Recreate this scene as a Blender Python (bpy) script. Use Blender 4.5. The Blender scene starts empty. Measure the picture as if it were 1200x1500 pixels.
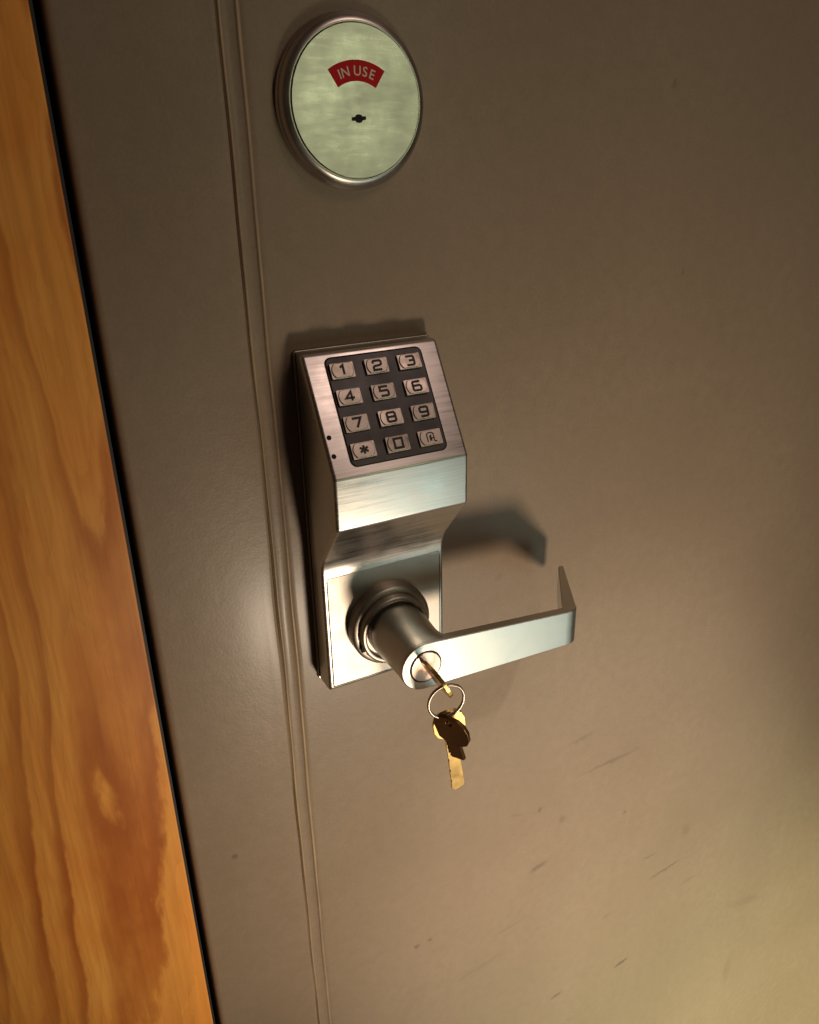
import bpy, bmesh, math, random
from mathutils import Vector, Matrix

# ------------------------------------------------------------------ camera, world, lights, exposure
S = 0.001                                   # everything below is written in millimetres
scene = bpy.context.scene
col = scene.collection

def P(x, d, z):
    """door coordinates: x to the right, d out of the door face, z up"""
    return Vector((x * S, -d * S, z * S))

ROWS = [[0.885097, -0.4649888, -0.0197156], [-0.203094, -0.3477759, -0.9153168], [0.4187554, 0.8141483, -0.4022518]]
CAM = [-130.628, -377.433, 279.409]
cd = bpy.data.cameras.new('camera')
cam = bpy.data.objects.new('camera', cd); col.objects.link(cam)
r0, r1, r2 = (Vector(r) for r in ROWS)
m = Matrix((r0, -r1, -r2)).transposed().to_4x4()
m.translation = Vector(CAM) * S
cam.matrix_world = m
cd.sensor_fit = 'HORIZONTAL'; cd.sensor_width = 36.0
cd.lens = 36.0 * 1166.754 / 1200.0
cd.clip_start = 0.01; cd.clip_end = 50
scene.camera = cam

world = bpy.data.worlds.new('World'); scene.world = world
world.use_nodes = True
bg = world.node_tree.nodes['Background']
bg.inputs[0].default_value = (1.0, 0.74, 0.52, 1)
bg.inputs[1].default_value = 0.018

def lamp(name, kind, loc, target, power, colour, **kw):
    ld = bpy.data.lights.new(name, kind)
    ld.energy = power; ld.color = colour
    for k, v in kw.items(): setattr(ld, k, v)
    o = bpy.data.objects.new(name, ld); col.objects.link(o)
    o.location = loc
    o.rotation_euler = (target - loc).to_track_quat('-Z', 'Y').to_euler()
    return o

# warm lamp below and to the right of the lock, throws the lever's shadow up the door
lamp('key_lamp', 'SPOT', P(135, 526, -284), P(175, 0, -130), 12.9, (1.0, 0.82, 0.62),
     spot_size=1.52, spot_blend=1.0, shadow_soft_size=.052)
# second warm spot that pools on the lower right of the door
lamp('pool_lamp', 'SPOT', P(456, 1093, -985), P(512, 0, -900), 95.0, (1.0, 0.95, 0.62),
     spot_size=1.24, spot_blend=.75, shadow_soft_size=.06)
# paler downlight whose beam edge crosses the door to the right of the lever
lamp('down_lamp', 'SPOT', P(221, 869, 1131), P(250, 0, -450), 52.0, (0.95, 1.0, 0.96),
     spot_size=.35, spot_blend=.6, shadow_soft_size=.03)
# rosy ceiling light high in front of the door, mirrored by the sloping keypad
lamp('ceiling_lamp', 'AREA', P(560, 900, 1280), P(40, 25, 165), 3.3, (1.0, 0.72, 0.63),
     shape='DISK', size=0.52)
# unseen pale area lights, added for the upright metal faces to mirror
lamp('reflection_fill_low', 'AREA', P(690, 1150, -620), P(60, 30, 60), 1.85, (0.78, 1.0, 0.92),
     shape='RECTANGLE', size=0.52, size_y=0.62)
lamp('reflection_fill_high', 'AREA', P(550, 1200, 400), P(40, 10, 300), .62, (0.90, 1.0, 0.58),
     shape='RECTANGLE', size=0.30, size_y=0.32)

vs = scene.view_settings
vs.view_transform = 'Standard'; vs.look = 'None'; vs.exposure = 0; vs.gamma = 1
vs.use_curve_mapping = False
try:
    scene.cycles.use_denoising = True
except Exception:
    pass

# ------------------------------------------------------------------ helpers
ORIG = {}
def tag(o, label, cat, group=None):
    o['label'] = label; o['category'] = cat
    if group: o['group'] = group

def thing(name, loc, label, cat, group=None):
    o = bpy.data.objects.new(name, None); col.objects.link(o)
    o.empty_display_size = 0.01
    o.location = loc; ORIG[o] = Vector(loc)
    tag(o, label, cat, group)
    return o

def finish(bm, name, mat, parent, bevel=0, seg=3, smooth=40, angle=35):
    bmesh.ops.remove_doubles(bm, verts=bm.verts, dist=1e-7)
    bmesh.ops.recalc_face_normals(bm, faces=bm.faces)
    org = ORIG[parent]
    for v in bm.verts: v.co -= org
    me = bpy.data.meshes.new(name); bm.to_mesh(me); bm.free()
    me.materials.append(mat)
    for f in me.polygons: f.use_smooth = True
    me.set_sharp_from_angle(angle=math.radians(smooth))
    o = bpy.data.objects.new(name, me); col.objects.link(o)
    o.parent = parent; ORIG[o] = org
    if bevel:
        b = o.modifiers.new('bevel', 'BEVEL'); b.width = bevel * S; b.segments = seg
        b.limit_method = 'ANGLE'; b.angle_limit = math.radians(angle)
        b.harden_normals = True
    return o

def poly_prism(bm, pts, f0, f1):
    """pts: 2-D outline; f0/f1 map a 2-D point to 3-D for the two ends"""
    a = [bm.verts.new(f0(*p)) for p in pts]; b = [bm.verts.new(f1(*p)) for p in pts]
    n = len(pts)
    bm.faces.new(a); bm.faces.new(b)
    for i in range(n):
        bm.faces.new((a[i], a[(i + 1) % n], b[(i + 1) % n], b[i]))

def box(bm, x0, x1, d0, d1, z0, z1):
    poly_prism(bm, [(x0, z0), (x1, z0), (x1, z1), (x0, z1)],
               lambda x, z: P(x, d0, z), lambda x, z: P(x, d1, z))

def lathe(bm, cx, cz, prof, n=96, droop=0):
    """prof: list of (radius, d) about an axis along the door normal"""
    rings = []
    for r, d in prof:
        if r < 1e-6: rings.append([bm.verts.new(P(cx, d, cz + droop * (65 - d)))])
        else: rings.append([bm.verts.new(P(cx + r * math.cos(2 * math.pi * i / n), d, cz + droop * (65 - d) + r * math.sin(2 * math.pi * i / n))) for i in range(n)])
    for A, B in zip(rings, rings[1:]):
        for i in range(n):
            j = (i + 1) % n
            if len(A) == 1: bm.faces.new((A[0], B[i], B[j]))
            elif len(B) == 1: bm.faces.new((A[i], A[j], B[0]))
            else: bm.faces.new((A[i], A[j], B[j], B[i]))

def rrect(x0, x1, y0, y1, r, n=6):
    out = []
    for cx, cy, a0 in ((x1 - r, y1 - r, 0), (x0 + r, y1 - r, 90), (x0 + r, y0 + r, 180), (x1 - r, y0 + r, 270)):
        for i in range(n + 1):
            a = math.radians(a0 + 90 * i / n); out.append((cx + r * math.cos(a), cy + r * math.sin(a)))
    return out

def fillet(pts, radii, n=8):
    """open polyline with rounded inner corners"""
    out = [Vector(pts[0])]
    for i in range(1, len(pts) - 1):
        p = Vector(pts[i]); r = radii[i]
        if not r: out.append(p); continue
        a = (Vector(pts[i - 1]) - p).normalized(); b = (Vector(pts[i + 1]) - p).normalized()
        half = math.acos(max(-1, min(1, a.dot(b)))) / 2
        t = r / math.tan(half)
        c = p + (a + b).normalized() * (r / math.sin(half))
        s = p + a * t - c; e = p + b * t - c
        tot = s.angle_signed(e)
        for k in range(n + 1):
            v = s.copy(); v.rotate(Matrix.Rotation(-tot * k / n, 2)); out.append(c + v)
    out.append(Vector(pts[-1]))
    return [(v.x, v.y) for v in out]

def ribbon(bm, pts, w, to3, h0, h1, closed=False):
    """a flat stroke with mitred corners as a thin solid"""
    n = len(pts); L = []; R_ = []
    V = [Vector(p) for p in pts]
    for i in range(n):
        a = V[i] - V[i - 1] if (i > 0 or closed) else V[1] - V[0]
        b = V[(i + 1) % n] - V[i] if (i < n - 1 or closed) else V[-1] - V[-2]
        a.normalize(); b.normalize()
        na = Vector((-a.y, a.x)); nb = Vector((-b.y, b.x))
        k = (na + nb).normalized(); k *= (w / 2) / max(0.45, k.dot(na))
        L.append(V[i] + k); R_.append(V[i] - k)
    lo = [(bm.verts.new(to3(*l, h0)), bm.verts.new(to3(*r, h0))) for l, r in zip(L, R_)]
    hi = [(bm.verts.new(to3(*l, h1)), bm.verts.new(to3(*r, h1))) for l, r in zip(L, R_)]
    for i in range(n if closed else n - 1):
        j = (i + 1) % n
        bm.faces.new((hi[i][0], hi[j][0], hi[j][1], hi[i][1]))
        bm.faces.new((lo[i][0], lo[i][1], lo[j][1], lo[j][0]))
        bm.faces.new((lo[i][0], lo[j][0], hi[j][0], hi[i][0]))
        bm.faces.new((lo[i][1], hi[i][1], hi[j][1], lo[j][1]))
    if not closed:
        for q in (0, -1): bm.faces.new((lo[q][0], hi[q][0], hi[q][1], lo[q][1]))

DZ0, DZ1 = -1005, 1125                      # bottom and top of the door
# ------------------------------------------------------------------ materials
class NT:
    def __init__(s, name):
        s.m = bpy.data.materials.new(name); s.m.use_nodes = True
        s.t = s.m.node_tree; s.b = s.t.nodes['Principled BSDF']
        s.co = s.n('ShaderNodeTexCoord')
    def n(s, ty, **kw):
        x = s.t.nodes.new(ty)
        for k, v in kw.items(): setattr(x, k, v)
        return x
    def link(s, a, b): s.t.links.new(a, b)
    def inp(s, node, **kw):
        for k, v in kw.items():
            sock = node.inputs[k.replace('_', ' ')]
            if hasattr(v, 'is_linked'): s.link(v, sock)
            else: sock.default_value = v
        return node
    def mapping(s, scale, loc=(0, 0, 0), rot=(0, 0, 0), src=None):
        mp = s.n('ShaderNodeMapping')
        s.link(src or s.co.outputs['Object'], mp.inputs['Vector'])
        mp.inputs['Scale'].default_value = scale; mp.inputs['Location'].default_value = loc
        mp.inputs['Rotation'].default_value = rot
        return mp.outputs[0]
    def noise(s, vec, scale, detail=3, rough=.5, dist=0):
        x = s.n('ShaderNodeTexNoise'); s.link(vec, x.inputs['Vector'])
        s.inp(x, Scale=scale, Detail=detail, Roughness=rough, Distortion=dist)
        return x.outputs['Fac']
    def rng(s, v, a, b, c, d, clamp=True, interp='LINEAR'):
        x = s.n('ShaderNodeMapRange', clamp=clamp, interpolation_type=interp); s.link(v, x.inputs[0])
        for i, q in enumerate((a, b, c, d)): x.inputs[i + 1].default_value = q
        return x.outputs[0]
    def math(s, op, a, b=None):
        x = s.n('ShaderNodeMath', operation=op)
        for i, q in enumerate((a, b)):
            if q is None: continue
            if hasattr(q, 'is_linked'): s.link(q, x.inputs[i])
            else: x.inputs[i].default_value = q
        return x.outputs[0]
    def mix(s, fac, a, b):
        x = s.n('ShaderNodeMix', data_type='RGBA')
        for i, q in ((0, fac), (6, a), (7, b)):
            if hasattr(q, 'is_linked'): s.link(q, x.inputs[i])
            else: x.inputs[i].default_value = q if i == 0 else (*q, 1)
        return x.outputs[2]
    def bump(s, h, strength, dist):
        x = s.n('ShaderNodeBump'); s.inp(x, Strength=strength, Distance=dist, Height=h)
        s.link(x.outputs[0], s.b.inputs['Normal'])
        return x
    def base(s, c):
        if hasattr(c, 'is_linked'): s.link(c, s.b.inputs['Base Color'])
        else: s.b.inputs['Base Color'].default_value = (*c, 1)

def brushed(name, colour, r0, r1, grain=(25, 900, 900), bump=.10, aniso=0.0, mottle=.12):
    k = NT(name)
    g = k.noise(k.mapping(grain), 1.0, 4, .6)
    big = k.noise(k.mapping((60, 60, 60)), 1.0, 3, .6)
    k.b.inputs['Metallic'].default_value = 1
    dark = tuple(c * (1 - mottle * 2) for c in colour)
    k.base(k.mix(k.rng(g, .3, .7, 0, 1), dark, colour))
    rr = k.math('ADD', k.rng(g, .3, .7, r0, r1), k.rng(big, .35, .7, -.03, .05))
    k.link(rr, k.b.inputs['Roughness'])
    k.bump(g, bump, .0002)
    return k.m

def satin(name, colour, rough, scale=900, bump=.08, metallic=1.0, vary=1.0):
    k = NT(name)
    g = k.noise(k.mapping((1, 1, 1)), scale, 3, .6)
    b = k.noise(k.mapping((1, 1, 1)), 70, 3, .6)
    k.b.inputs['Metallic'].default_value = metallic
    k.base(k.mix(k.rng(b, .35, .65, 0, 1), tuple(c * (1 - .12 * vary) for c in colour), colour))
    k.link(k.rng(b, .3, .7, rough - .04 * vary, rough + .05 * vary), k.b.inputs['Roughness'])
    k.bump(g, bump, .0002)
    return k.m

STEEL = (.63, .595, .55)
M = {}
M['brushed'] = brushed('brushed_nickel', STEEL, .27, .40)
M['disc'] = brushed('brushed_nickel_disc', STEEL, .25, .36, grain=(60, 420, 420), bump=.12, mottle=.17)
M['blast'] = satin('bead_blasted_nickel', (.50, .445, .385), .46, 1100, .20)
M['satin'] = satin('satin_nickel', (.55, .51, .46), .34, 900, .02)
M['lever'] = satin('lever_nickel', (.56, .545, .50), .36, 900, .012, vary=.35)
M['rose'] = satin('rose_nickel', (.42, .37, .32), .40, 900, .02)
M['plug'] = satin('plug_face', (.66, .47, .38), .38)
M['brass'] = satin('key_brass', (.80, .56, .22), .30, 700, .06)
M['wire'] = satin('ring_steel', (.50, .43, .37), .36)
M['shaded'] = satin('shaded_key_brass', (.20, .105, .045), .42, 700, .06)  # dark metal colour carries the shade on the front hanging key
M['button'] = brushed('button_metal', (.50, .44, .37), .30, .50, grain=(240, 240, 240), mottle=.3)
M['gasket'] = satin('black_gasket', (.012, .011, .010), .6, metallic=0)
M['hole'] = satin('dark_recess', (.004, .004, .004), .8, metallic=0)
M['keypad'] = satin('keypad_plastic', (.030, .022, .016), .42, 800, .12, metallic=0)
M['ink'] = satin('numeral_ink', (.006, .005, .005), .55, metallic=0)
M['red'] = satin('red_enamel', (.50, .010, .014), .5, metallic=0)
M['red'].node_tree.nodes['Principled BSDF'].inputs['Specular IOR Level'].default_value = .15
M['white_ink'] = satin('white_lettering', (.72, .60, .46), .5, metallic=0)

def door_paint():
    k = NT('taupe_door_paint')
    sh = k.n('ShaderNodeVectorMath', operation='ADD'); k.link(k.co.outputs['Object'], sh.inputs[0])
    sh.inputs[1].default_value = P(-88.5, 0, DZ0)
    fine = k.noise(k.mapping((1, 1, 1)), 620, 2, .6)
    mid = k.noise(k.mapping((1, 1, 1)), 120, 4, .6)
    big = k.noise(k.mapping((1, 1, 1)), 9, 4, .55, .4)
    streak = k.noise(k.mapping((14, 14, 1.6), rot=(0, .5, 0)), 1.0, 4, .6)
    c = k.mix(k.rng(big, .3, .7, 0, 1), (.258, .186, .128), (.292, .214, .148))
    c = k.mix(k.rng(mid, .35, .7, 0, .5), c, (.218, .166, .112))
    c = k.mix(k.rng(fine, .3, .7, 0, .38), c, (.200, .148, .100))
    # patchy tan tint along the two beads beside the cover strip
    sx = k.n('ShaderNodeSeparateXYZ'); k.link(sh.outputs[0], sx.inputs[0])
    patchy = k.noise(k.mapping((60, 60, 14)), 1.0, 4, .6)
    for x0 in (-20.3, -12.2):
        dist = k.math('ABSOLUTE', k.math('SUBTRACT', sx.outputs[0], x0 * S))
        c = k.mix(k.math('MULTIPLY', k.rng(dist, .0002, .0011, 1, 0), k.rng(patchy, .38, .62, .10, .85)), c, (.47, .33, .19))
    # scuffs and nicks in the paint, each with its own place, length and tilt
    fuzz = k.n('ShaderNodeTexNoise'); k.link(sh.outputs[0], fuzz.inputs['Vector']); k.inp(fuzz, Scale=160.0, Detail=3.0)
    off = k.n('ShaderNodeVectorMath', operation='MULTIPLY_ADD')
    k.link(fuzz.outputs['Color'], off.inputs[0]); off.inputs[1].default_value = (.006, .006, .006)
    k.link(sh.outputs[0], off.inputs[2])
    tot = None
    for x, z, L, w, tilt, a in DMARKS:
        mp = k.n('ShaderNodeMapping', vector_type='TEXTURE'); k.link(off.outputs[0], mp.inputs['Vector'])
        mp.inputs['Location'].default_value = (x * S + .003, .003, z * S + .003)
        mp.inputs['Rotation'].default_value = (0, math.radians(-tilt), 0)
        mp.inputs['Scale'].default_value = (L * S, 1, w * S)
        ln = k.n('ShaderNodeVectorMath', operation='LENGTH'); k.link(mp.outputs[0], ln.inputs[0])
        msk = k.rng(ln.outputs['Value'], .35, 1.25, a, 0, interp='SMOOTHSTEP')
        tot = msk if tot is None else k.math('MAXIMUM', tot, msk)
    sc = k.noise(k.mapping((16, 16, 260), rot=(0, .62, 0)), 1.0, 5, .7)
    sc2 = k.noise(k.mapping((7, 7, 7)), 1.0, 2, .5)
    scr = k.math('MULTIPLY', k.rng(sc, .64, .74, 0, .30), k.rng(sc2, .48, .62, 0, 1))
    c = k.mix(scr, c, (.16, .12, .08))
    c = k.mix(tot, c, (.085, .062, .042))
    k.base(c)
    k.link(k.rng(streak, .3, .7, .34, .46), k.b.inputs['Roughness'])
    k.b.inputs['Specular IOR Level'].default_value = .20
    k.b.inputs['Coat Weight'].default_value = .10; k.b.inputs['Coat Roughness'].default_value = .20
    h = k.math('ADD', k.math('MULTIPLY', fine, .5), mid)
    k.bump(h, .24, .0007)
    return k.m

DMARKS = [(281, -428, 8, 2.8, 12, .70), (204, -422, 7, 2.2, 10, .55), (174, -246, 9, 3.0, 12, .40), (323, -328, 24, 1.5, 8, .42),
          (241, -166, 36, 2.0, 2, .26), (62, -269, 2.6, 2.0, 10, .5), (73, -269, 2.2, 1.8, 10, .5), (300, -300, 10, 1.6, 0, .4), (343, -289, 6, 9, 10, .18),
          (450, -442, 26, 6, -12, .14), (445, -544, 6, 26, 4, .14), (172, -185, 2.4, 2, 0, .4), (263, -230, 2.6, 2, 0, .4),
          (-63, -112, 2.2, 2.2, 0, .5), (127, 33, 4, 3, 30, .15), (236, 317, 2, 2.4, 0, .3), (259, 213, 1.6, 2, 0, .3), (120, -330, 26, 2.2, 8, .13), (150, -300, 18, 1.8, 6, .15),
          (210, -130, 14, 2.4, 10, .18), (195, -205, 3, 5, 0, .25), (360, -360, 16, 1.4, 4, .2), (255, -350, 5, 2, 20, .2), (150, -180, 8, 1.4, -10, .18)]
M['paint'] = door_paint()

def wood():
    k = NT('orange_stained_wood')
    co = k.co.outputs['Object']
    sep = k.n('ShaderNodeSeparateXYZ'); k.link(co, sep.inputs[0])
    n1 = k.noise(k.mapping((8.0, 8.0, 1.7), loc=(.3, 0, 2.35)), 1.0, 2, .45, .25)
    n2 = k.noise(k.mapping((40, 40, 12)), 1.0, 5, .6)
    # growth rings: contour lines of a slowly drifting field, cut lengthwise
    field = k.math('ADD', k.math('MULTIPLY', n1, 9.0), k.math('MULTIPLY', sep.outputs[0], 24.0))
    field = k.math('ADD', field, k.math('MULTIPLY', n2, .8))
    fr = k.math('FRACT', field)
    late = k.math('MULTIPLY', k.rng(fr, .40, .90, 0, 1, interp='SMOOTHSTEP'), k.rng(fr, .88, 1.0, 1, 0, interp='SMOOTHSTEP'))
    fibre = k.noise(k.mapping((260, 260, 6)), 1.0, 5, .65)
    pores = k.noise(k.mapping((900, 900, 30)), 1.0, 3, .6)
    blotch = k.noise(k.mapping((22, 22, 9)), 1.0, 4, .6, .6)
    strength = k.rng(k.noise(k.mapping((12, 12, 7), loc=(3, 1, 2)), 1.0, 2, .5), .35, .65, .40, .95)
    early = k.mix(k.rng(blotch, .32, .68, 0, 1), (.86, .300, .050), (.94, .420, .085))
    c = k.mix(k.math('MULTIPLY', late, strength), early, (.46, .120, .020))
    fine_ring = k.rng(k.math('FRACT', k.math('MULTIPLY', field, 3.7)), .55, 1.0, 0, .17)
    c = k.mix(fine_ring, c, (.46, .115, .014))
    c = k.mix(k.rng(fibre, .42, .72, 0, .34), c, (.34, .095, .016))
    c = k.mix(k.rng(pores, .62, .75, 0, .3), c, (.20, .07, .02))
    k.base(c)
    k.b.inputs['Roughness'].default_value = .40
    k.b.inputs['Specular IOR Level'].default_value = .35
    k.bump(fibre, .10, .0003)
    return k.m
M['wood'] = wood()

# ------------------------------------------------------------------ door leaf
door = thing('door', P(-88.5, 0, DZ0), 'taupe painted door carrying the keypad lock and round indicator', 'door')
def strip(name, prof, mat, parent, back=-44):
    """profile of (x, d) points pulled up the whole height of the door"""
    bm = bmesh.new()
    x0, x1 = prof[0][0], prof[-1][0]
    pts = list(prof) + [(x1, back), (x0, back)]
    rows = []; nz = 150; n = len(pts)
    for q in range(nz + 1):
        z = DZ0 + (DZ1 - DZ0) * q / nz
        # the sheet edges wander a little from dead straight
        wob = .30 * math.sin(z / 57.0 + .6) + .22 * math.sin(z / 23.0 + 2.1) + .14 * math.sin(z / 11.0)
        rows.append([bm.verts.new(P(x + (wob if -60 < x < 0 else 0), d + (.10 * math.sin(z / 31.0 + x) if -24 < x < -11.5 and d > -1 else 0), z)) for x, d in pts])
    bm.faces.new(rows[0]); bm.faces.new(rows[-1])
    for A, B in zip(rows, rows[1:]):
        for i in range(n): bm.faces.new((A[i], A[(i + 1) % n], B[(i + 1) % n], B[i]))
    return finish(bm, name, mat, parent, smooth=50)
def arc(cx, cd_, r, a0, a1, n=7):
    return [(cx + r * math.cos(math.radians(a0 + (a1 - a0) * i / n)), cd_ + r * math.sin(math.radians(a0 + (a1 - a0) * i / n))) for i in range(n + 1)]
# edge board: rounded outer edge, shoulder rolling down into the crevice
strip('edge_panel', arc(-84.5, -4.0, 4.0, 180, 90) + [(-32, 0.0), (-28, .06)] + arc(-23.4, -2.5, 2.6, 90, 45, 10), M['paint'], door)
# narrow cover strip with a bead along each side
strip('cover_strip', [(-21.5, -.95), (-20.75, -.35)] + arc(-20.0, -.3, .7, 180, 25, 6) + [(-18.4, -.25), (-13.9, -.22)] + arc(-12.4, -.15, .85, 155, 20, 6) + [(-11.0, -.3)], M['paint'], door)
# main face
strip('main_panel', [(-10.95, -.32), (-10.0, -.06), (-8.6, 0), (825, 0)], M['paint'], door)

# ------------------------------------------------------------------ wooden frame
frame = thing('door_frame', P(-94, 0, DZ0), 'orange stained wooden door frame with wavy grain', 'door frame')
bm = bmesh.new(); box(bm, -240, -94, -.6, 10, DZ0, DZ1); finish(bm, 'casing', M['wood'], frame, bevel=.8)
bm = bmesh.new(); box(bm, -130, -94.3, -60, -.8, DZ0, DZ1); finish(bm, 'jamb', M['wood'], frame)
bm = bmesh.new(); box(bm, -94.2, -72, -60, -46, DZ0, DZ1); finish(bm, 'door_stop', M['wood'], frame)
bm = bmesh.new(); box(bm, -94.28, -91.6, -40, -.9, DZ0, DZ1); finish(bm, 'gap_shade_strip', M['gasket'], frame)  # added black strip that holds the gap in shade and stops wood bounce

# ------------------------------------------------------------------ occupancy indicator
CX, CZ = 37.5, 304.4
ind = thing('occupancy_indicator', P(CX, 0, CZ), 'round brushed metal occupancy indicator reading IN USE', 'indicator')
bm = bmesh.new()
lathe(bm, CX, CZ, [(0, .2), (36.7, .2), (36.9, 1.0), (36.8, 2.6), (36.4, 3.2), (36.0, 3.5), (35.7, 4.0), (35.6, 4.6), (35.2, 5.6), (34.2, 6.6), (33.0, 7.3), (32.3, 7.5), (31.9, 7.4), (31.9, 5), (0, 5)])
finish(bm, 'rim', M['satin'], ind, smooth=60)
bm = bmesh.new()
# the face plate, with the arc-shaped window and the keyhole cut as recesses by building on top
lathe(bm, CX, CZ, [(0, 5.2), (31.7, 5.2), (31.7, 7.8), (31.4, 8.1), (0, 8.1)])
finish(bm, 'face_plate', M['disc'], ind, smooth=30)
WC = CZ - 2.0                                # centre of the window's arc
def sector(ra, rb, a, n=20):
    return [(CX + rb * math.sin(math.radians(-a + 2 * a * i / n)), CZ - 8.0 + rb * math.cos(math.radians(-a + 2 * a * i / n))) for i in range(n + 1)] + \
           [(CX + ra * math.sin(math.radians(a - 2 * a * i / n)), CZ - 8.0 + ra * math.cos(math.radians(a - 2 * a * i / n))) for i in range(n + 1)]
bm = bmesh.new()
poly_prism(bm, sector(16.8, 25.2, 33.5), lambda x, z: P(x, 8.0, z), lambda x, z: P(x, 8.16, z))
win = finish(bm, 'window', M['red'], ind)
# lettering on the window, bent along its arc
bm = bmesh.new()
word = 'IN USE'; adv = {'I': 1.75, 'N': 4.0, ' ': 1.9, 'U': 3.8, 'S': 3.6, 'E': 3.4}
tw = sum(adv[c] for c in word); pos = -tw / 2; rm = 19.0
for ch in word:
    mid = pos + adv[ch] / 2; pos += adv[ch]
    if ch == ' ': continue
    cu = bpy.data.curves.new('t', 'FONT'); cu.body = ch; cu.size = 5.6; cu.align_x = 'CENTER'; cu.extrude = .02; cu.offset = .05
    to = bpy.data.objects.new('t', cu); col.objects.link(to)
    dg = bpy.context.evaluated_depsgraph_get()
    me = bpy.data.meshes.new_from_object(to.evaluated_get(dg))
    a = mid / rm * .93
    base = len(bm.verts)
    tmp = bmesh.new(); tmp.from_mesh(me)
    vm = {}
    for v in tmp.verts:
        u, w_ = v.co.x, v.co.y + rm
        vm[v] = bm.verts.new(P(CX + w_ * math.sin(a) + u * math.cos(a), 8.20 + v.co.z, CZ - 8.0 + w_ * math.cos(a) - u * math.sin(a)))
    for f in tmp.faces:
        try: bm.faces.new([vm[v] for v in f.verts])
        except ValueError: pass
    tmp.free(); bpy.data.objects.remove(to); bpy.data.curves.remove(cu); bpy.data.meshes.remove(me)
finish(bm, 'lettering', M['white_ink'], win)
bm = bmesh.new()
kz = CZ - 6.4
kh = [(CX + .2 + x, kz + z) for x, z in [(-3.6, .5), (-1.7, .8), (-1.4, 1.5), (0, 1.8), (1.4, 1.5), (1.7, .9), (3.6, 1.0), (3.6, -.4), (1.7, -.8), (1.4, -1.5), (0, -1.8), (-1.4, -1.5), (-1.7, -.9), (-3.6, -.9)]]
poly_prism(bm, kh, lambda x, z: P(x, 8.0, z), lambda x, z: P(x, 8.14, z))
finish(bm, 'keyhole', M['hole'], ind)

# ------------------------------------------------------------------ keypad lock
W = 76.0
ZT, DT, ZC, DC, ZB, ZF, DP = 194.2, 10.9, 139.8, 44.4, 112.8, 82.0, 17.8
lock = thing('keypad_lock', P(W / 2, 0, 0), 'brushed metal keypad lever lock on the taupe door', 'door lock')
bm = bmesh.new(); poly_prism(bm, rrect(-.5, W + .5, -.6, ZT + .6, 1.5), lambda x, z: P(x, .05, z), lambda x, z: P(x, 2.2, z))
finish(bm, 'back_plate', M['rose'], lock, bevel=.5, seg=2)
bm = bmesh.new(); poly_prism(bm, rrect(.5, W - .5, .4, ZT - .4, 1.2), lambda x, z: P(x, 2.1, z), lambda x, z: P(x, 3.0, z))
finish(bm, 'gasket', M['gasket'], lock)
bm = bmesh.new()
prof = fillet([(0, 2.9), (0, DP), (ZF, DP), (ZB, DC), (ZC, DC), (ZT, DT), (ZT, 2.9)], [0, 2.8, 20, 3.4, 2.9, 3.2, 0])
prof = [p for i, p in enumerate(prof) if i == 0 or (Vector(p) - Vector(prof[i - 1])).length > .02]
def inset(pts, t):
    out = []
    n = len(pts)
    for i in range(n):
        p = Vector(pts[i]); a = (p - Vector(pts[i - 1])).normalized(); b = (Vector(pts[(i + 1) % n]) - p).normalized()
        na, nb = Vector((a.y, -a.x)), Vector((b.y, -b.x)); k_ = (na + nb).normalized()
        k_ *= t / max(.5, k_.dot(na)); q = p + k_; out.append((q.x, max(2.9, q.y)))
    return out
RE = 2.0
loops = []
for side in (0, 1):
    for q in range(7):
        a = math.pi / 2 * q / 6; t = RE * (1 - math.sin(a)); x = RE * (1 - math.cos(a))
        if side: a = math.pi / 2 * (6 - q) / 6; t = RE * (1 - math.sin(a)); x = W - RE * (1 - math.cos(a))
        loops.append([bm.verts.new(P(x, d, z)) for z, d in inset(prof, t)])
for A, B in zip(loops, loops[1:]):
    for i in range(len(prof)): bm.faces.new((A[i], A[(i + 1) % len(prof)], B[(i + 1) % len(prof)], B[i]))
bm.faces.new(loops[0]); bm.faces.new(loops[-1])
finish(bm, 'housing', M['brushed'], lock, smooth=30)
# lower cover plate let into the housing around the lever
bm = bmesh.new(); poly_prism(bm, rrect(2.5, W - 2.5, 2.7, 72.0, .8), lambda x, z: P(x, DP - .4, z), lambda x, z: P(x, DP + .12, z))
finish(bm, 'groove', M['hole'], lock)
bm = bmesh.new(); poly_prism(bm, rrect(2.95, W - 2.95, 3.15, 73.2, .7), lambda x, z: P(x, DP - .4, z), lambda x, z: P(x, DP + .32, z))
finish(bm, 'cover_plate', M['blast'], lock, bevel=.25, seg=2)

# sloping keypad face: u to the right, s down the slope, h out of it
SL = math.hypot(ZT - ZC, DC - DT)
cs, sn = (ZT - ZC) / SL, (DC - DT) / SL
def K(u, s, h): return P(u, DT + sn * s + cs * h, ZT - cs * s + sn * h)
bm = bmesh.new(); poly_prism(bm, rrect(10.9, 65.2, 2.8, 59.2, 3.6), lambda u, s: K(u, s, -.6), lambda u, s: K(u, s, .25))
finish(bm, 'keypad_rim', M['hole'], lock)
bm = bmesh.new(); poly_prism(bm, rrect(11.5, 64.6, 3.4, 58.6, 3.1), lambda u, s: K(u, s, -.6), lambda u, s: K(u, s, .42))
finish(bm, 'keypad_plate', M['keypad'], lock, bevel=.25, seg=2)
for s in (42.5, 52.0):
    bm = bmesh.new()
    n = 24; poly_prism(bm, [(3.5 + 1.25 * math.cos(2 * math.pi * i / n), s + 1.25 * math.sin(2 * math.pi * i / n)) for i in range(n)],
                       lambda u, v: K(u, v, -.4), lambda u, v: K(u, v, .06))
    finish(bm, 'sounder_hole', M['hole'], lock)

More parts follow.
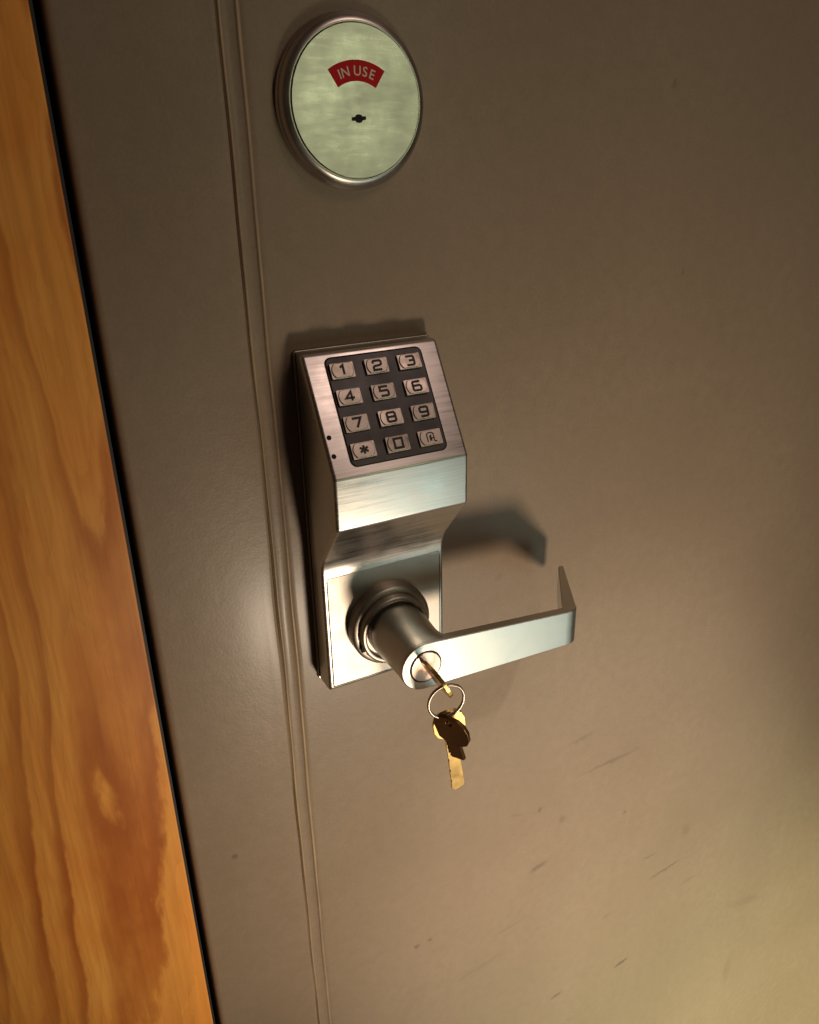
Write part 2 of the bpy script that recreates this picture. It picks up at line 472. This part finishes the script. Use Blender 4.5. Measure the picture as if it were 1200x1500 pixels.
O6 = [(.42, .5), (-.33, .5), (-.45, .38), (-.45, -.38), (-.33, -.5), (.33, -.5), (.45, -.38), (.45, -.06), (.33, .05), (-.40, .05)]
RING = [(-.33, .5), (.33, .5), (.45, .38), (.45, -.38), (.33, -.5), (-.33, -.5), (-.45, -.38), (-.45, .38)]
GL = {'1': [([(-.28, .28), (.06, .5), (.06, -.5)], 0)],
      '2': [([(-.45, .22), (-.45, .38), (-.33, .5), (.33, .5), (.45, .38), (.45, .12), (.33, 0), (-.33, -.08), (-.45, -.2), (-.45, -.5), (.46, -.5)], 0)],
      '3': [([(-.42, .5), (.33, .5), (.45, .38), (.45, -.38), (.33, -.5), (-.45, -.5)], 0), ([(-.12, .02), (.38, .02)], 0)],
      '4': [([(.18, -.5), (.18, .5), (-.46, -.18), (.5, -.18)], 0)],
      '5': [([(.45, .5), (-.45, .5), (-.45, .06), (.33, .06), (.45, -.06), (.45, -.38), (.33, -.5), (-.45, -.5)], 0)],
      '6': [(O6, 0)], '7': [([(-.46, .5), (.46, .5), (-.06, -.5)], 0)],
      '8': [(RING, 1), ([(-.40, .02), (.40, .02)], 0)], '9': [([(-x, -y) for x, y in O6], 0)],
      '*': [([(0, .46), (0, -.46)], 0), ([(-.44, .24), (.44, -.24)], 0), ([(-.44, -.24), (.44, .24)], 0)],
      '0': [([(-.45, .5), (.45, .5), (.45, -.5), (-.45, -.5)], 1)],
      'A': [([(-.42, -.5), (-.42, .34), (-.24, .5), (.18, .5), (.34, .34), (.34, -.5), (.62, -.5)], 0), ([(-.1, -.42), (-.1, .12), (.02, .2), (.02, -.42)], 0), ([(-.02, -.12), (.3, -.12)], 0)]}
BW, BH = 12.8, 8.0
rnd = random.Random(4)
for r, rowtxt in enumerate(('123', '456', '789', '*0A')):
    for c, ch in enumerate(rowtxt):
        u0 = (18.8, 37.5, 56.0)[c]; s0 = 10.7 + 13.67 * r
        ta, tb, th = rnd.uniform(-.035, .035), rnd.uniform(-.05, .05), rnd.uniform(-.15, .15)
        def KB(u, s, h, u0=u0, s0=s0, ta=ta, tb=tb, th=th): return K(u, s, h + th + ta * (u - u0) + tb * (s - s0))
        bm = bmesh.new()
        poly_prism(bm, rrect(u0 - BW / 2, u0 + BW / 2, s0 - BH / 2, s0 + BH / 2, .45, 3), lambda u, s: K(u, s, .3), lambda u, s: KB(u, s, 1.9))
        pad = []
        for i in range(48):                      # domed oval pad, clipped by the button's upper and lower edge
            a = 2 * math.pi * i / 48
            pad.append((u0 + BW * .47 * math.cos(a), s0 + max(-BH / 2 + .35, min(BH / 2 - .35, BH * .66 * math.sin(a)))))
        poly_prism(bm, pad, lambda u, s: KB(u, s, 1.7), lambda u, s: KB(u0 + (u - u0) * .95, s0 + (s - s0) * .96, 2.5))
        b = finish(bm, 'button', M['button'], lock, bevel=.22, seg=2, angle=30)
        bm = bmesh.new()
        gw, gh, st = 4.9, 4.7, 1.22
        for k_, (pl, closed) in enumerate(GL[ch]):
            ribbon(bm, [(x * gw, y * gh) for x, y in pl], st if ch != 'A' else .62, lambda x, y, h: KB(u0 + x, s0 - y, h), 2.45, 2.56 + .012 * k_, bool(closed))
        finish(bm, 'numeral', M['ink'], b)

# rose, collar and lever; the whole spindle sags a little
AX, AZ, DR = 37.8, 33.5, .10
bm = bmesh.new()
lathe(bm, AX, AZ, [(0, 17.0), (24.6, 17.0), (24.7, 18.6), (24.6, 24.2), (24.2, 25.2), (23.4, 25.8), (21.8, 26.0), (21.6, 25.6), (0, 25.6)], droop=DR)
finish(bm, 'rose', M['rose'], lock, smooth=50)
bm = bmesh.new()
lathe(bm, AX, AZ, [(0, 25.0), (21.1, 25.0), (21.1, 29.2), (20.8, 30.1), (20.2, 30.5), (18.6, 30.5), (18.2, 30.2), (18.1, 27.5), (0, 27.5)], droop=DR)
finish(bm, 'collar', M['rose'], lock, smooth=50)
bm = bmesh.new(); box(bm, 17.0, 18.8, 26.6, 28.6, 27.6, 31.4)
finish(bm, 'set_screw_hole', M['hole'], lock)

HF, HB = 65.0, 59.0                          # front and back of the lever's arm
bm = bmesh.new()
secs = []
for d in (27.6, 31, 36, 40, 44, 47, 50, 52, 54, 55.5, 57, 58, 59, 61.5, 64.0):
    r_ = 16.4 - 2.1 * min(1, (d - 27.6) / 30)
    e = min(1, max(0, (d - 42) / 18)); fl = 13 * (1 - math.sqrt(max(0, 1 - e * e))) + 3.2 * max(0, 1 - abs(d - 42) / 30)
    zc_ = AZ + DR * (65 - d)
    ring_ = []
    for i in range(64):
        a = 2 * math.pi * i / 64
        A_ = r_ + (fl if math.cos(a) > 0 else 0)
        ring_.append(bm.verts.new(P(AX + A_ * math.cos(a), d, zc_ + r_ * math.sin(a))))
    secs.append(ring_)
for A, B in zip(secs, secs[1:]):
    for i in range(64): bm.faces.new((A[i], A[(i + 1) % 64], B[(i + 1) % 64], B[i]))
bm.faces.new(secs[0]); bm.faces.new(secs[-1])
cx, cz, r = AX, AZ, 14.25
a_t, a_b = math.radians(84.2), math.radians(-87.0)
outline = []
n = 40
for i in range(n + 1):
    a = a_t + (2 * math.pi + a_b - a_t) * i / n
    outline.append((cx + r * math.cos(a), cz + r * math.sin(a)))
ET, EB = (131.0, 39.2), (131.0, 16.2)
outline += [EB, ET]
fr = [bm.verts.new(P(x, HF, z)) for x, z in outline]; bk = [bm.verts.new(P(x, HB, z)) for x, z in outline]
bm.faces.new(fr); bm.faces.new(bk)
N = len(outline)
for i in range(N):
    j = (i + 1) % N
    if i == N - 2: continue                  # the open end continues into the return
    bm.faces.new((fr[i], fr[j], bk[j], bk[i]))
prev = (fr[N - 2], fr[N - 1], bk[N - 1], bk[N - 2])   # front bottom, front top, back top, back bottom
ox, od = 131.0, HF
rings = []
# outer and inner lines of the bend and of the tapering return towards the door
outer = [(134.5, 64.95), (137.2, 64.5), (139.4, 63.3), (141.0, 61.4), (142.2, 59.0), (163.4, 19.8), (163.2, 18.4)]
inner = [(132.2, 58.7), (133.0, 58.2), (133.7, 57.4), (134.3, 56.4), (135.0, 55.0), (159.8, 19.2), (160.8, 18.0)]
for q, ((ax_, ad_), (bx_, bd_)) in enumerate(zip(outer, inner)):
    f = q / 4 if q < 5 else 1
    zt_ = 39.2 - .9 * min(f, 1); zb_ = 16.2 + .3 * min(f, 1)
    if q >= 5: zt_, zb_ = 40.4, 20.5
    cur = (bm.verts.new(P(ax_, ad_, zb_)), bm.verts.new(P(ax_, ad_, zt_)), bm.verts.new(P(bx_, bd_, zt_)), bm.verts.new(P(bx_, bd_, zb_)))
    for i in range(4):
        j = (i + 1) % 4
        bm.faces.new((prev[i], prev[j], cur[j], cur[i]))
    prev = cur
bm.faces.new(prev)
lever = finish(bm, 'lever', M['lever'], lock, bevel=.7, seg=3, smooth=40, angle=50)
bm = bmesh.new(); lathe(bm, AX, AZ, [(0, 64.0), (9.6, 64.0), (9.6, 65.12), (0, 65.12)], 64)
finish(bm, 'plug_gap', M['hole'], lever)
bm = bmesh.new(); lathe(bm, AX, AZ, [(0, 64.0), (8.9, 64.0), (8.9, 65.3), (8.6, 65.6), (0, 65.6)], 64)
finish(bm, 'key_plug', M['plug'], lever, smooth=30)

# ------------------------------------------------------------------ keys
def key_outline():
    """bow on top, shoulder, then a notched blade pointing down; hole centre is the origin"""
    bow = []
    for i in range(13):                          # rounded bow, narrowing into the shoulder
        a = math.radians(-112 - 316 * i / 12)
        bow.append((10.6 * math.copysign(abs(math.cos(a)) ** .8, math.cos(a)), -7.0 + 11.6 * math.copysign(abs(math.sin(a)) ** .85, math.sin(a))))
    blade = [(4.0, -23.5), (3.9, -24.5), (4.6, -45.0), (3.6, -46.4), (-2.8, -48.0), (-4.4, -46.6), (-4.2, -43.0), (-3.6, -42.0), (-4.2, -40.6), (-4.1, -37), (-3.4, -36), (-4.0, -34.6), (-3.9, -31), (-3.3, -30), (-3.9, -28.6), (-3.9, -22)]
    return bow + blade
def build_key(name, loc, xa, ya, label, mat='brass', size=1.0, reach=1.0):
    """xa across the key, ya from tip to bow (both in door coordinates); loc is the hole in its bow"""
    X = Vector(xa).normalized(); Y = Vector(ya); Y = (Y - X * Y.dot(X)).normalized(); Nn = X.cross(Y)
    o3 = Vector(loc)
    t = thing(name, P(*loc), label, 'key')
    def f(h):
        def g(x, y):
            q = o3 + (X * x + Y * y) * size + Nn * h; return P(*q)
        return g
    hole = [(2.1 * math.cos(2 * math.pi * i / 24), 2.1 * math.sin(2 * math.pi * i / 24)) for i in range(24)]
    out = key_outline(); bow, bl = out[:13], [(x, -18.0 + (y + 18.0) * reach) for x, y in out[13:]]
    # bow: ring of quads between outline and hole, on both faces
    bm = bmesh.new()
    dense = []
    for a, b in zip(bow, bow[1:] + bow[:1]):
        for i in range(3): dense.append((a[0] + (b[0] - a[0]) * i / 3, a[1] + (b[1] - a[1]) * i / 3))
    nn = len(dense)
    ring = []
    for x, y in dense:
        a = math.atan2(y, x); ring.append((2.1 * math.cos(a), 2.1 * math.sin(a)))
    T = 1.1
    A = [bm.verts.new(f(T)(*p)) for p in dense]; B = [bm.verts.new(f(-T)(*p)) for p in dense]
    C_ = [bm.verts.new(f(T)(*p)) for p in ring]; D = [bm.verts.new(f(-T)(*p)) for p in ring]
    for i in range(nn):
        j = (i + 1) % nn
        bm.faces.new((A[i], A[j], C_[j], C_[i])); bm.faces.new((B[i], D[i], D[j], B[j]))
        bm.faces.new((A[i], B[i], B[j], A[j])); bm.faces.new((C_[i], C_[j], D[j], D[i]))
    finish(bm, 'bow', M[mat], t, bevel=.3, seg=2)
    bm = bmesh.new(); T2 = .95
    poly_prism(bm, [(4.0, -18.0)] + bl + [(-3.8, -18.0)], f(T2), f(-T2))
    bo = finish(bm, 'blade', M[mat], t, bevel=.2, seg=2)
    return t

phi = math.radians(27)
# the key standing in the cylinder: its blade runs into the plug (towards the door), hole in its bow out front
build_key('key', (38.0, 84.5, 33.0), (math.sin(phi), 0, -math.cos(phi)), (0, 1, 0), 'brass key turned in the lever cylinder')
kr = thing('key_ring', P(39, 84.5, 23.5), 'thin steel split ring hanging from the key in the lock', 'key ring')
bm = bmesh.new()
R0, rr, n, mm = 9.6, .70, 64, 10
rx = Vector((1, .25, .1)).normalized(); rz = Vector((.02, -.05, 1)).normalized(); rn = rx.cross(rz).normalized()
turns = 2
vr = []
tot = n * turns
for i in range(tot + 1):
    a = 2 * math.pi * i / n + .9
    off = (i / tot - .5) * 1.3
    rad = (rx * math.cos(a) + rz * math.sin(a)); c_ = Vector((39, 84.5, 23.5)) + rad * R0 + rn * off
    vr.append([bm.verts.new(P(*(c_ + rad * rr * math.cos(2 * math.pi * q / mm) + rn * rr * math.sin(2 * math.pi * q / mm)))) for q in range(mm)])
for A, B in zip(vr, vr[1:]):
    for q in range(mm): bm.faces.new((A[q], A[(q + 1) % mm], B[(q + 1) % mm], B[q]))
bm.faces.new(vr[0]); bm.faces.new(vr[-1])
finish(bm, 'wire', M['wire'], kr)
build_key('key', (38.6, 88.8, 13.0), (.50, .86, .0), (-.26, .18, 1), 'short key in a shade-darkened brass hanging from the ring in front of a bright key', 'shaded', 1.0, .45)
build_key('key', (42.0, 81.0, 10.4), (.96, .22, .14), (-.21, .06, 1), 'bright brass key hanging lowest from the ring, behind a dark key', 'brass', .86, 1.62)
